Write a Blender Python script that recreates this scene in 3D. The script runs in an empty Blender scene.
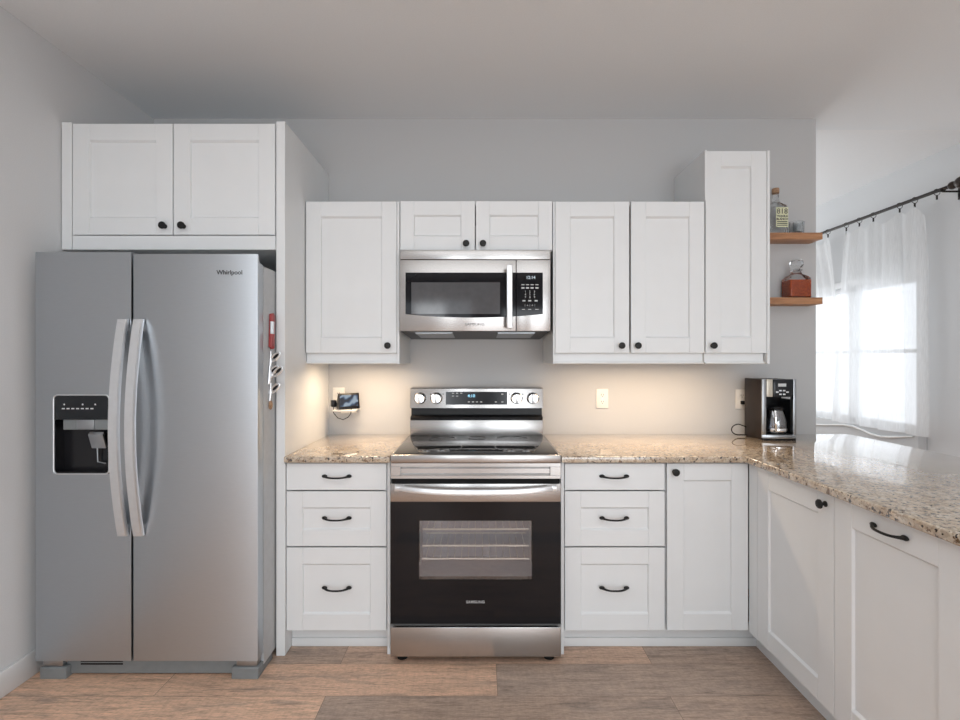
import bpy, bmesh, math, random
from mathutils import Vector, Matrix
random.seed(7)
PI = math.pi
scn = bpy.context.scene
COL = scn.collection

# ------------------------------------------------------------------ camera
cd = bpy.data.cameras.new('camera'); cam = bpy.data.objects.new('camera', cd); COL.objects.link(cam)
cam.location = (0, -2.85, 1.356); cam.rotation_euler = (PI/2, 0, 0)
cd.sensor_width = 36; cd.lens = 18.17; cd.shift_y = -0.0016; cd.clip_start = 0.02
scn.camera = cam

# ------------------------------------------------------------------ world, lights, exposure
W = bpy.data.worlds.new('sky'); scn.world = W; W.use_nodes = True
bg = W.node_tree.nodes['Background']; bg.inputs[0].default_value = (0.86, 0.93, 1.0, 1); bg.inputs[1].default_value = 1.9

def area(name, loc, rot, sx, sy, power, color=(1, 1, 1), spread=PI):
    ld = bpy.data.lights.new(name, 'AREA'); ld.shape = 'RECTANGLE'; ld.size = sx; ld.size_y = sy
    ld.energy = power; ld.color = color; ld.spread = spread
    o = bpy.data.objects.new(name, ld); COL.objects.link(o); o.location = loc; o.rotation_euler = rot
    return o
DAY = (0.93, 0.97, 1.0)
area('daylight_rear_window', (-0.86, -6.42, 1.45), (PI/2, 0, 0), 0.5, 1.7, 13, DAY)
area('fill_rear_right', (1.7, -6.42, 1.2), (PI/2, 0, 0), 2.6, 2.0, 40, DAY)  # fill lamp added behind the viewer, at an assumed opening
area('fill_sunroom', (2.4, 3.05, 1.7), (-PI/2, 0, 0), 1.3, 1.7, 24, DAY)  # unseen lamp added to brighten the sunroom ceiling and window wall
area('fill_sunroom_side', (1.74, 1.3, 1.6), (0, -PI/2, 0), 1.7, 1.6, 6, DAY)  # lamp added out of sight, aimed at the window wall to brighten it
area('ceiling_lamp_light', (0.1, -3.0, 2.74), (0, 0, 0), 3.0, 2.2, 33, (0.94, 0.975, 1.0))
area('under_cabinet_light_left', (-0.60, -0.26, 1.352), (0, 0, 0), 0.26, 0.03, 2.6, (1.0, 0.76, 0.52), 2.85)
area('under_cabinet_light_right', (0.90, -0.28, 1.352), (0, 0, 0), 0.84, 0.03, 4.0, (1.0, 0.76, 0.52), 2.85)
sd = bpy.data.lights.new('sun', 'SUN'); sd.energy = 3.0; sd.angle = 0.02; sun = bpy.data.objects.new('sun', sd); COL.objects.link(sun)
sun.location = (-6, -2, 9); sun.rotation_euler = Vector((0.64, 0.2, -0.74)).to_track_quat('-Z', 'Y').to_euler()
scn.view_settings.view_transform = 'Standard'
scn.view_settings.look = 'None'
scn.view_settings.gamma = 1
scn.view_settings.use_curve_mapping = False
scn.view_settings.exposure = 0.22

# ------------------------------------------------------------------ materials
def new_mat(name):
    m = bpy.data.materials.new(name); m.use_nodes = True
    nt = m.node_tree; b = nt.nodes['Principled BSDF']
    return m, nt, b
def N(nt, t, **kw):
    n = nt.nodes.new(t)
    for k, v in kw.items(): setattr(n, k, v)
    return n
def coords(nt, scale=(1, 1, 1)):
    tc = N(nt, 'ShaderNodeTexCoord'); mp = N(nt, 'ShaderNodeMapping')
    mp.inputs['Scale'].default_value = scale
    nt.links.new(tc.outputs['Object'], mp.inputs['Vector'])
    return mp.outputs['Vector']
def ramp(nt, fac, stops):
    r = N(nt, 'ShaderNodeValToRGB'); e = r.color_ramp.elements
    while len(e) < len(stops): e.new(0.5)
    for i, (p, c) in enumerate(stops):
        e[i].position = p; e[i].color = (*c, 1)
    nt.links.new(fac, r.inputs[0]); return r.outputs[0]
def plain(name, col, rough=0.5, metal=0.0, noise=0.02, nscale=40, bump=0.0, aniso=0.0, spec=None, stretch=(1, 1, 1)):
    m, nt, b = new_mat(name)
    b.inputs['Roughness'].default_value = rough; b.inputs['Metallic'].default_value = metal
    if spec is not None: b.inputs['Specular IOR Level'].default_value = spec
    v = coords(nt, stretch); nz = N(nt, 'ShaderNodeTexNoise'); nz.inputs['Scale'].default_value = nscale
    nz.inputs['Detail'].default_value = 3
    nt.links.new(v, nz.inputs['Vector'])
    lo = tuple(max(0, c*(1-noise*2)) for c in col); hi = tuple(min(1, c*(1+noise*2)) for c in col)
    nt.links.new(ramp(nt, nz.outputs[0], [(0.3, lo), (0.7, hi)]), b.inputs['Base Color'])
    if bump:
        bp = N(nt, 'ShaderNodeBump'); bp.inputs['Strength'].default_value = bump; bp.inputs['Distance'].default_value = 0.002
        nt.links.new(nz.outputs[0], bp.inputs['Height']); nt.links.new(bp.outputs[0], b.inputs['Normal'])
    if aniso:
        b.inputs['Anisotropic'].default_value = aniso; b.inputs['Anisotropic Rotation'].default_value = 0.25
        tg = N(nt, 'ShaderNodeTangent', direction_type='RADIAL', axis='Z')
        nt.links.new(tg.outputs[0], b.inputs['Tangent'])
    return m
def glass(name, col=(1, 1, 1), trans=0.85, rough=0.02, tint=(1, 1, 1)):
    """clear pane: transparent with a mirror-like coat"""
    m, nt, b = new_mat(name)
    nt.nodes.remove(b); out = nt.nodes['Material Output']
    tr = N(nt, 'ShaderNodeBsdfTransparent'); tr.inputs[0].default_value = (*tint, 1)
    gl = N(nt, 'ShaderNodeBsdfGlossy'); gl.inputs['Roughness'].default_value = rough; gl.inputs[0].default_value = (*col, 1)
    lw = N(nt, 'ShaderNodeLayerWeight'); lw.inputs[0].default_value = 0.5
    pw = N(nt, 'ShaderNodeMath', operation='POWER'); pw.inputs[1].default_value = 4.0; nt.links.new(lw.outputs['Facing'], pw.inputs[0])
    ad = N(nt, 'ShaderNodeMath', operation='MULTIPLY_ADD'); ad.inputs[1].default_value = 0.85; ad.inputs[2].default_value = 1-trans; ad.use_clamp = True
    nt.links.new(pw.outputs[0], ad.inputs[0])
    mx = N(nt, 'ShaderNodeMixShader'); nt.links.new(ad.outputs[0], mx.inputs[0])
    nt.links.new(tr.outputs[0], mx.inputs[1]); nt.links.new(gl.outputs[0], mx.inputs[2])
    nt.links.new(mx.outputs[0], out.inputs[0]); return m

M = {}
M['paint'] = plain('white_cabinet_paint', (0.75, 0.765, 0.772), 0.38, noise=0.006, nscale=8)
M['wall'] = plain('grey_wall_paint', (0.53, 0.53, 0.532), 0.85, noise=0.01, nscale=200, bump=0.05)
M['wall_lit'] = plain('lit_wall_paint', (0.66, 0.665, 0.672), 0.85, noise=0.01, nscale=200, bump=0.05)  # same paint as the grey walls, brighter light put into the colour
M['ceiling'] = plain('ceiling_paint', (0.775, 0.795, 0.81), 0.9, noise=0.008, nscale=150, bump=0.05)
M['trim'] = plain('trim_paint', (0.80, 0.80, 0.80), 0.4, noise=0.005)
M['steel'] = plain('brushed_steel', (0.47, 0.458, 0.448), 0.27, 1.0, noise=0.02, nscale=60, aniso=0.5, stretch=(0.6, 1, 14))
M['fsteel'] = plain('fridge_steel', (0.50, 0.53, 0.56), 0.40, 1.0, noise=0.012, nscale=60, aniso=0.6, stretch=(0.6, 1, 14))
M['handle'] = plain('satin_aluminium', (0.80, 0.82, 0.84), 0.38, 1.0, noise=0.01)
M['chrome'] = plain('polished_steel', (0.82, 0.82, 0.82), 0.14, 1.0, noise=0.01)
M['fgrey'] = plain('grey_enamel', (0.45, 0.46, 0.47), 0.4, noise=0.02)
M['fbase'] = plain('grey_plastic', (0.20, 0.215, 0.22), 0.5, noise=0.02)
M['black'] = plain('black_iron', (0.010, 0.010, 0.010), 0.45, noise=0.1, spec=0.3)
M['blackp'] = plain('black_plastic', (0.008, 0.008, 0.009), 0.35, noise=0.1, spec=0.3)
M['rubber'] = plain('black_rubber', (0.006, 0.006, 0.006), 0.7, noise=0.1, spec=0.2)
M['bglass'] = plain('black_glass', (0.007, 0.007, 0.009), 0.06, noise=0.0, spec=0.28)
M['cavity'] = plain('dark_cavity', (0.006, 0.006, 0.008), 0.25, noise=0.05)
M['panelgl'] = plain('dark_control_glass', (0.014, 0.016, 0.019), 0.12, noise=0.0, spec=0.35)
M['white_plastic'] = plain('white_plastic', (0.78, 0.76, 0.72), 0.4, noise=0.01)
M['mark'] = plain('pale_print', (0.60, 0.61, 0.62), 0.6, noise=0.01)
M['dmark'] = plain('dark_print', (0.03, 0.03, 0.03), 0.6, noise=0.01)
M['red'] = plain('red_plastic', (0.33, 0.045, 0.045), 0.4, noise=0.05)
M['fabric'] = plain('charcoal_fabric', (0.09, 0.09, 0.092), 0.9, noise=0.1, nscale=400)
M['brown_plastic'] = plain('dark_brown_plastic', (0.022, 0.015, 0.013), 0.4, noise=0.05, spec=0.3)
M['csteel'] = plain('coffee_maker_steel', (0.42, 0.44, 0.46), 0.35, 1.0, noise=0.02)
M['cream'] = plain('cream_metal', (0.62, 0.58, 0.50), 0.35, 0.4, noise=0.01)
M['cork'] = plain('cork', (0.36, 0.22, 0.13), 0.8, noise=0.15, nscale=120)
M['label'] = plain('pale_yellow_label', (0.72, 0.72, 0.50), 0.7, noise=0.01)
M['bronze'] = plain('dark_bronze', (0.020, 0.015, 0.012), 0.35, 0.5, noise=0.1)
M['finial'] = plain('brown_finial', (0.035, 0.024, 0.018), 0.3, 0.3, noise=0.15)
M['cooktop'] = plain('cooktop_glass', (0.012, 0.012, 0.013), 0.05, noise=0.03)
M['ring'] = plain('burner_print', (0.05, 0.05, 0.052), 0.12, noise=0.03)
M['ovenwall'] = plain('oven_enamel', (0.50, 0.50, 0.51), 0.5, noise=0.03)
M['rack'] = plain('oven_rack_wire', (0.80, 0.74, 0.62), 0.35, 0.6, noise=0.02)
M['mwin'] = plain('microwave_window_mesh', (0.085, 0.085, 0.09), 0.08, noise=0.03)
M['siding'] = None
M['pane'] = glass('clear_pane', trans=0.93)
M['owin'] = glass('oven_window_glass', trans=0.92, rough=0.05, tint=(0.88, 0.88, 0.90))
m, nt, b = new_mat('bottle_glass'); M['bottle'] = m
b.inputs['Transmission Weight'].default_value = 1; b.inputs['IOR'].default_value = 1.28; b.inputs['Roughness'].default_value = 0.0
b.inputs['Base Color'].default_value = (0.95, 0.97, 0.98, 1)
M['carafe'] = glass('carafe_glass', trans=0.80, tint=(0.62, 0.64, 0.68))
m, nt, b = new_mat('amber_whisky'); M['whisky'] = m
b.inputs['Base Color'].default_value = (0.30, 0.045, 0.012, 1); b.inputs['Roughness'].default_value = 0.08
v = coords(nt, (40, 40, 40)); vz = N(nt, 'ShaderNodeTexVoronoi'); nt.links.new(v, vz.inputs['Vector'])
nt.links.new(ramp(nt, vz.outputs['Distance'], [(0.0, (0.95, 0.24, 0.05)), (0.55, (0.35, 0.045, 0.010))]), b.inputs['Base Color'])  # facet glints of the cut glass put into the liquid's colour
def emit(name, col, s):
    m, nt, b = new_mat(name); b.inputs['Base Color'].default_value = (0.01, 0.01, 0.01, 1)
    b.inputs['Emission Color'].default_value = (*col, 1); b.inputs['Emission Strength'].default_value = s; return m
M['cyan'] = emit('blue_digits', (0.35, 0.75, 1.0), 1.6)
M['digits'] = emit('pale_digits', (0.75, 0.85, 0.95), 0.8)
# screen with a blue dune picture
m, nt, b = new_mat('lit_screen'); M['screen'] = m
tc = N(nt, 'ShaderNodeTexCoord'); mp = N(nt, 'ShaderNodeMapping'); mp.inputs['Rotation'].default_value = (0, math.radians(35), 0)
nt.links.new(tc.outputs['Object'], mp.inputs['Vector'])
wv = N(nt, 'ShaderNodeTexWave', bands_direction='Z'); wv.inputs['Scale'].default_value = 6.5; wv.inputs['Distortion'].default_value = 6; wv.inputs['Detail'].default_value = 1; wv.inputs['Detail Scale'].default_value = 3
nt.links.new(mp.outputs[0], wv.inputs['Vector'])
c = ramp(nt, wv.outputs[1], [(0.1, (0.01, 0.018, 0.035)), (0.5, (0.05, 0.10, 0.19)), (0.95, (0.30, 0.38, 0.46))])
b.inputs['Base Color'].default_value = (0.01, 0.01, 0.01, 1); b.inputs['Roughness'].default_value = 0.15
nt.links.new(c, b.inputs['Emission Color']); b.inputs['Emission Strength'].default_value = 0.8

# granite
m, nt, b = new_mat('tan_granite'); M['granite'] = m
b.inputs['Roughness'].default_value = 0.03; b.inputs['Specular IOR Level'].default_value = 0.85; b.inputs['Coat Weight'].default_value = 0.7; b.inputs['Coat Roughness'].default_value = 0.02
v = coords(nt)
n1 = N(nt, 'ShaderNodeTexNoise'); n1.inputs['Scale'].default_value = 14; n1.inputs['Detail'].default_value = 6; n1.inputs['Roughness'].default_value = 0.7
n2 = N(nt, 'ShaderNodeTexNoise'); n2.inputs['Scale'].default_value = 48; n2.inputs['Detail'].default_value = 4; n2.inputs['Roughness'].default_value = 0.65
n3 = N(nt, 'ShaderNodeTexNoise'); n3.inputs['Scale'].default_value = 70; n3.inputs['Detail'].default_value = 2
vo = N(nt, 'ShaderNodeTexVoronoi'); vo.inputs['Scale'].default_value = 130
for n in (n1, n2, n3, vo): nt.links.new(v, n.inputs['Vector'])
base = ramp(nt, n1.outputs[0], [(0.30, (0.40, 0.30, 0.21)), (0.5, (0.51, 0.42, 0.325)), (0.70, (0.59, 0.53, 0.45))])
grain = ramp(nt, vo.outputs['Color'], [(0.0, (0.62, 0.56, 0.50)), (0.5, (1, 1, 1)), (1.0, (1.2, 1.17, 1.1))])
mx = N(nt, 'ShaderNodeMix', data_type='RGBA', blend_type='MULTIPLY'); mx.inputs[0].default_value = 1
nt.links.new(base, mx.inputs[6]); nt.links.new(grain, mx.inputs[7])
mk = ramp(nt, n2.outputs[0], [(0.57, (0, 0, 0)), (0.64, (1, 1, 1))])
mx2 = N(nt, 'ShaderNodeMix', data_type='RGBA'); nt.links.new(mk, mx2.inputs[0])
nt.links.new(mx.outputs[2], mx2.inputs[6]); mx2.inputs[7].default_value = (0.16, 0.095, 0.055, 1)
mk2 = ramp(nt, n3.outputs[0], [(0.60, (0, 0, 0)), (0.65, (1, 1, 1))])
mx3 = N(nt, 'ShaderNodeMix', data_type='RGBA'); nt.links.new(mk2, mx3.inputs[0])
nt.links.new(mx2.outputs[2], mx3.inputs[6]); mx3.inputs[7].default_value = (0.03, 0.022, 0.02, 1)
nt.links.new(mx3.outputs[2], b.inputs['Base Color'])

# plank floor
m, nt, b = new_mat('plank_floor'); M['floor'] = m
b.inputs['Roughness'].default_value = 0.42
tc = N(nt, 'ShaderNodeTexCoord'); mp = N(nt, 'ShaderNodeMapping'); mp.inputs['Location'].default_value = (0.62, 0.904, 0)
nt.links.new(tc.outputs['Object'], mp.inputs['Vector'])
br = N(nt, 'ShaderNodeTexBrick'); br.offset = 0.5; br.squash = 1
br.inputs['Scale'].default_value = 1; br.inputs['Brick Width'].default_value = 1.383; br.inputs['Row Height'].default_value = 0.205
br.inputs['Mortar Size'].default_value = 0.0012; br.inputs['Mortar Smooth'].default_value = 0.3; br.inputs['Bias'].default_value = 0.0
br.inputs['Color1'].default_value = (0, 0, 0, 1); br.inputs['Color2'].default_value = (1, 1, 1, 1); br.inputs['Mortar'].default_value = (0.5, 0.5, 0.5, 1)
nt.links.new(mp.outputs[0], br.inputs['Vector'])
tint = ramp(nt, br.outputs['Color'], [(0.0, (0.40, 0.31, 0.255)), (0.14, (0.46, 0.335, 0.26)), (0.20, (0.68, 0.445, 0.315)), (1.0, (0.80, 0.525, 0.365))])
ofs = N(nt, 'ShaderNodeVectorMath', operation='MULTIPLY_ADD'); ofs.inputs[1].default_value = (37, 11, 5)
nt.links.new(br.outputs['Color'], ofs.inputs[0]); nt.links.new(tc.outputs['Object'], ofs.inputs[2])
def grain(sc, scale, detail, rough, dist):
    mp_ = N(nt, 'ShaderNodeMapping'); mp_.inputs['Scale'].default_value = sc; nt.links.new(ofs.outputs[0], mp_.inputs['Vector'])
    g_ = N(nt, 'ShaderNodeTexNoise'); g_.inputs['Scale'].default_value = scale; g_.inputs['Detail'].default_value = detail
    g_.inputs['Roughness'].default_value = rough; g_.inputs['Distortion'].default_value = dist
    nt.links.new(mp_.outputs[0], g_.inputs['Vector']); return g_
g1 = grain((2.2, 30, 1), 2.2, 8, 0.75, 0.8)
g2 = grain((2.0, 9, 1), 1.5, 6, 0.65, 0.5)
g3 = grain((14, 90, 1), 3.0, 3, 0.6, 0.3)
g4 = grain((60, 9, 1), 2.0, 2, 0.5, 0.2)
gc = ramp(nt, g1.outputs[0], [(0.30, (0.42, 0.40, 0.38)), (0.46, (0.92, 0.92, 0.92)), (0.70, (1.25, 1.23, 1.2))])
gf = ramp(nt, g3.outputs[0], [(0.30, (0.70, 0.69, 0.68)), (0.5, (1, 1, 1)), (0.7, (1.15, 1.15, 1.15))])
gs = ramp(nt, g4.outputs[0], [(0.35, (0.95, 0.95, 0.95)), (0.6, (1.03, 1.03, 1.03))])
def mul(a, b_):
    x_ = N(nt, 'ShaderNodeMix', data_type='RGBA', blend_type='MULTIPLY'); x_.inputs[0].default_value = 1
    nt.links.new(a, x_.inputs[6]); nt.links.new(b_, x_.inputs[7]); return x_.outputs[2]
gk = ramp(nt, g2.outputs[0], [(0.52, (0, 0, 0)), (0.70, (0.75, 0.75, 0.75))])
mx2 = N(nt, 'ShaderNodeMix', data_type='RGBA'); nt.links.new(gk, mx2.inputs[0])
nt.links.new(tint, mx2.inputs[6]); mx2.inputs[7].default_value = (0.27, 0.21, 0.175, 1)
wood = mul(mul(mul(mx2.outputs[2], gc), gf), gs)
mx3 = N(nt, 'ShaderNodeMix', data_type='RGBA'); nt.links.new(br.outputs['Fac'], mx3.inputs[0])
nt.links.new(wood, mx3.inputs[6]); mx3.inputs[7].default_value = (0.16, 0.115, 0.09, 1)
nt.links.new(mx3.outputs[2], b.inputs['Base Color'])
bp = N(nt, 'ShaderNodeBump'); bp.inputs['Strength'].default_value = 0.12; bp.inputs['Distance'].default_value = 0.002
nt.links.new(g1.outputs[0], bp.inputs['Height']); nt.links.new(bp.outputs[0], b.inputs['Normal'])

# shelf wood
m, nt, b = new_mat('oak_shelf'); M['wood'] = m
b.inputs['Roughness'].default_value = 0.5
v = coords(nt, (2, 30, 30)); nz = N(nt, 'ShaderNodeTexNoise'); nz.inputs['Scale'].default_value = 3; nz.inputs['Detail'].default_value = 6; nz.inputs['Distortion'].default_value = 0.8
nt.links.new(v, nz.inputs['Vector'])
nt.links.new(ramp(nt, nz.outputs[0], [(0.3, (0.30, 0.135, 0.06)), (0.55, (0.48, 0.24, 0.12)), (0.75, (0.58, 0.33, 0.18))]), b.inputs['Base Color'])

# sheer curtain
m, nt, b = new_mat('sheer_voile'); M['sheer'] = m
nt.nodes.remove(b); out = nt.nodes['Material Output']
v = coords(nt, (1, 60, 2)); nz = N(nt, 'ShaderNodeTexNoise'); nz.inputs['Scale'].default_value = 6; nz.inputs['Detail'].default_value = 3
nt.links.new(v, nz.inputs['Vector'])
tr = N(nt, 'ShaderNodeBsdfTransparent'); tl = N(nt, 'ShaderNodeBsdfTranslucent'); df = N(nt, 'ShaderNodeBsdfDiffuse')
tl.inputs[0].default_value = (0.88, 0.88, 0.88, 1); df.inputs[0].default_value = (0.88, 0.88, 0.88, 1)
m1 = N(nt, 'ShaderNodeMixShader'); m1.inputs[0].default_value = 0.5; nt.links.new(tl.outputs[0], m1.inputs[1]); nt.links.new(df.outputs[0], m1.inputs[2])
fc = N(nt, 'ShaderNodeMapRange'); fc.inputs[1].default_value = 0.3; fc.inputs[2].default_value = 0.7; fc.inputs[3].default_value = 0.72; fc.inputs[4].default_value = 0.84
nt.links.new(nz.outputs[0], fc.inputs[0])
m2 = N(nt, 'ShaderNodeMixShader'); nt.links.new(fc.outputs[0], m2.inputs[0]); nt.links.new(tr.outputs[0], m2.inputs[1]); nt.links.new(m1.outputs[0], m2.inputs[2])
nt.links.new(m2.outputs[0], out.inputs[0])
M['cloth'] = plain('white_cloth', (0.82, 0.82, 0.81), 0.9, noise=0.02)
# neighbour's lap siding
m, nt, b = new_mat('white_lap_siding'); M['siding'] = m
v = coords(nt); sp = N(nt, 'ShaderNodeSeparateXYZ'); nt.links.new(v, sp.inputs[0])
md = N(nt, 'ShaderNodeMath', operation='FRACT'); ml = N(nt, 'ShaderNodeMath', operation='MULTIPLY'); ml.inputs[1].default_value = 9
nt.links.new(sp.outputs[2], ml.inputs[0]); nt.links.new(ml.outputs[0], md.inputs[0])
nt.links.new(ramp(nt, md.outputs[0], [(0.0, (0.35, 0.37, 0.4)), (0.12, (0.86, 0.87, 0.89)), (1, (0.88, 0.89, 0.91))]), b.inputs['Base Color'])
b.inputs['Roughness'].default_value = 0.8

# ------------------------------------------------------------------ mesh helper
class MB:
    """collects shapes in one bmesh; o = world point that becomes the local origin"""
    def __init__(s, o=(0, 0, 0)):
        s.bm = bmesh.new(); s.o = Vector(o)
    def box(s, x0, x1, y0, y1, z0, z1, b=0.0, seg=2):
        mt = Matrix.Translation(((x0+x1)/2, (y0+y1)/2, (z0+z1)/2)) @ Matrix.Diagonal((abs(x1-x0), abs(y1-y0), abs(z1-z0), 1))
        r = bmesh.ops.create_cube(s.bm, size=1, matrix=mt)
        if b:
            es = list({e for v in r['verts'] for e in v.link_edges})
            bmesh.ops.bevel(s.bm, geom=es, offset=b, segments=seg, affect='EDGES', profile=0.5)
        return s
    def prism(s, pts, axis, a, c, b=0.0, seg=2):
        """polygon pts (2-D) pushed along axis from a to c. axis x: (y,z)  y: (x,z)  z: (x,y)"""
        f = {'x': lambda p, t: (t, p[0], p[1]), 'y': lambda p, t: (p[0], t, p[1]), 'z': lambda p, t: (p[0], p[1], t)}[axis]
        A = [s.bm.verts.new(f(p, a)) for p in pts]; C = [s.bm.verts.new(f(p, c)) for p in pts]
        n = len(pts); fs = [s.bm.faces.new(A[::-1]), s.bm.faces.new(C)]
        for i in range(n): fs.append(s.bm.faces.new((A[i], A[(i+1) % n], C[(i+1) % n], C[i])))
        bmesh.ops.recalc_face_normals(s.bm, faces=fs)
        if b:
            es = list({e for q in fs[:2] for e in q.edges})
            bmesh.ops.bevel(s.bm, geom=es, offset=b, segments=seg, affect='EDGES', profile=0.5)
        return s
    def tube(s, pts, r, seg=10, sx=1.0, closed=False):
        pts = [Vector(p) for p in pts]; n = len(pts); rs = r if isinstance(r, (list, tuple)) else [r]*n
        rings = []; up = None
        for i, p in enumerate(pts):
            if closed: t = pts[(i+1) % n]-pts[i-1]
            else: t = pts[min(i+1, n-1)]-pts[max(i-1, 0)]
            t.normalize()
            if up is None:
                up = Vector((0, 0, 1)) if abs(t.z) < 0.9 else Vector((0, 1, 0))
            u = (up-t*up.dot(t)).normalized(); w = t.cross(u); up = u
            rings.append([s.bm.verts.new(p+(u*math.cos(2*PI*k/seg)*sx+w*math.sin(2*PI*k/seg))*rs[i]) for k in range(seg)])
        m_ = n if closed else n-1
        for i in range(m_):
            for k in range(seg):
                s.bm.faces.new((rings[i][k], rings[i][(k+1) % seg], rings[(i+1) % n][(k+1) % seg], rings[(i+1) % n][k]))
        if not closed:
            s.bm.faces.new(rings[0][::-1]); s.bm.faces.new(rings[-1])
        return s
    def lathe(s, prof, c, axis='z', seg=32):
        """prof: (radius, offset along axis)"""
        c = Vector(c)
        f = {'z': lambda x, y, t: (x, y, t), 'y': lambda x, y, t: (x, t, y), 'x': lambda x, y, t: (t, x, y)}[axis]
        rings = []
        for (r, t) in prof:
            if r <= 1e-6: rings.append([s.bm.verts.new(c+Vector(f(0, 0, t)))])
            else: rings.append([s.bm.verts.new(c+Vector(f(r*math.cos(2*PI*k/seg), r*math.sin(2*PI*k/seg), t))) for k in range(seg)])
        fs = []
        for a, d in zip(rings[:-1], rings[1:]):
            for k in range(seg):
                k2 = (k+1) % seg
                if len(a) == 1 and len(d) == 1: continue
                if len(a) == 1: fs.append(s.bm.faces.new((a[0], d[k], d[k2])))
                elif len(d) == 1: fs.append(s.bm.faces.new((a[k], d[0], a[k2])))
                else: fs.append(s.bm.faces.new((a[k], d[k], d[k2], a[k2])))
        if len(rings[0]) > 1: fs.append(s.bm.faces.new(rings[0][::-1]))
        if len(rings[-1]) > 1: fs.append(s.bm.faces.new(rings[-1]))
        bmesh.ops.recalc_face_normals(s.bm, faces=fs)
        return s
    def ball(s, c, r, sc=(1, 1, 1), seg=16):
        bmesh.ops.create_uvsphere(s.bm, u_segments=seg, v_segments=seg//2+2, radius=r, matrix=Matrix.Translation(c) @ Matrix.Diagonal((*sc, 1)))
        return s
    def grid(s, P):
        """P[i][j] points -> quad sheet"""
        V = [[s.bm.verts.new(p) for p in row] for row in P]
        for i in range(len(V)-1):
            for j in range(len(V[0])-1):
                s.bm.faces.new((V[i][j], V[i+1][j], V[i+1][j+1], V[i][j+1]))
        return s
    def build(s, name, mat, parent=None, smooth=True, angle=35):
        bm = s.bm
        if s.o.length: bmesh.ops.translate(bm, verts=bm.verts, vec=-s.o)
        bm.normal_update()
        for f in bm.faces: f.smooth = smooth
        for e in bm.edges:
            if len(e.link_faces) == 2 and e.calc_face_angle(0) > math.radians(angle): e.smooth = False
        me = bpy.data.meshes.new(name); bm.to_mesh(me); bm.free()
        me.materials.append(mat)
        o = bpy.data.objects.new(name, me); COL.objects.link(o)
        if parent is not None: o.parent = parent
        elif s.o.length: o.location = s.o
        return o

def tag(o, label, cat, group=None):
    o['label'] = label; o['category'] = cat
    if group: o['group'] = group
    return o
def thing(name, label, cat, loc=(0, 0, 0), rz=0.0, group=None):
    o = bpy.data.objects.new(name, None); COL.objects.link(o); o.location = loc; o.rotation_euler = (0, 0, rz)
    o.empty_display_size = 0.05
    return tag(o, label, cat, group)
def struct(name, mb, mat, parent=None):
    o = mb.build(name, mat, parent)
    if parent is None: o['kind'] = 'structure'
    return o
def text_part(name, body, size, loc, mat, parent, org=(0, 0, 0), rot=(PI/2, 0, 0), depth=0.0006, sx=1.0, bold=0.0, space=1.0):
    cu = bpy.data.curves.new(name, 'FONT'); cu.body = body; cu.size = size; cu.align_x = 'CENTER'; cu.align_y = 'CENTER'
    cu.extrude = depth; cu.offset = bold; cu.resolution_u = 3; cu.space_character = space
    t = bpy.data.objects.new(name, cu); COL.objects.link(t)
    bpy.context.view_layer.update()
    dg = bpy.context.evaluated_depsgraph_get()
    me = bpy.data.meshes.new_from_object(t.evaluated_get(dg)); bpy.data.objects.remove(t)
    me.transform(Matrix.Diagonal((sx, 1, 1, 1)))
    me.materials.clear(); me.materials.append(mat); me.name = name
    o = bpy.data.objects.new(name, me); COL.objects.link(o)
    o.rotation_euler = rot; o.location = Vector(loc)-Vector(org); o.parent = parent
    return o

# ------------------------------------------------------------------ room shell
XL, XR, CZ, CZ2 = -1.92, 3.43, 2.767, 2.90
YR, YF = -6.5, 3.15            # rear wall, far wall of the sunroom
struct('floor', MB().box(XL-0.12, XR+0.12, YR-0.12, YF+0.12, -0.10, 0.0), M['floor'])
struct('ceiling', MB().box(XL-0.12, XR, YR-0.12, 0.14, CZ, CZ+0.26), M['ceiling'])
struct('ceiling_sunroom', MB().box(1.60, XR+0.12, 0.14, YF+0.12, CZ2, CZ2+0.13), M['trim'])
struct('wall_left', MB().box(XL-0.12, XL, YR, 0.14, 0, CZ), M['wall_lit'])
struct('wall_back', MB().box(XL, 1.976, 0.0, 0.14, 0, CZ), M['wall'])
struct('wall_sunroom_left', MB().box(1.60, 1.72, 0.14, YF, 0, CZ2), M['wall'])
struct('wall_sunroom_back', MB().box(1.60, XR+0.12, YF, YF+0.12, 0, CZ2), M['wall'])
WY0, WY1, WZ0, WZ1 = 0.94, 2.50, 0.77, 2.02          # curtained window in the right wall
w = MB()
w.box(XR, XR+0.12, YR, WY0, 0, CZ2).box(XR, XR+0.12, WY1, YF, 0, CZ2)
w.box(XR, XR+0.12, WY0, WY1, 0, WZ0).box(XR, XR+0.12, WY0, WY1, WZ1, CZ2)
struct('wall_right', w, M['wall_lit'])
w = MB()                                              # rear wall with the window and an assumed patio door opening
w.box(XL, -1.75, YR-0.1, YR, 0, CZ).box(-0.15, 0.4, YR-0.1, YR, 0, CZ).box(3.0, XR, YR-0.1, YR, 0, CZ)
w.box(-1.75, -0.15, YR-0.1, YR, 0, 0.55).box(-1.75, -0.15, YR-0.1, YR, 2.35, CZ).box(0.4, 3.0, YR-0.1, YR, 2.25, CZ)
struct('wall_rear', w, M['wall_lit'])
struct('baseboard_left', MB().box(XL, XL+0.014, YR, -0.66, 0, 0.105, 0.004), M['trim'])
struct('baseboard_right', MB().box(XR-0.014, XR, YR, YF, 0, 0.105, 0.004), M['trim'])
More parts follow.
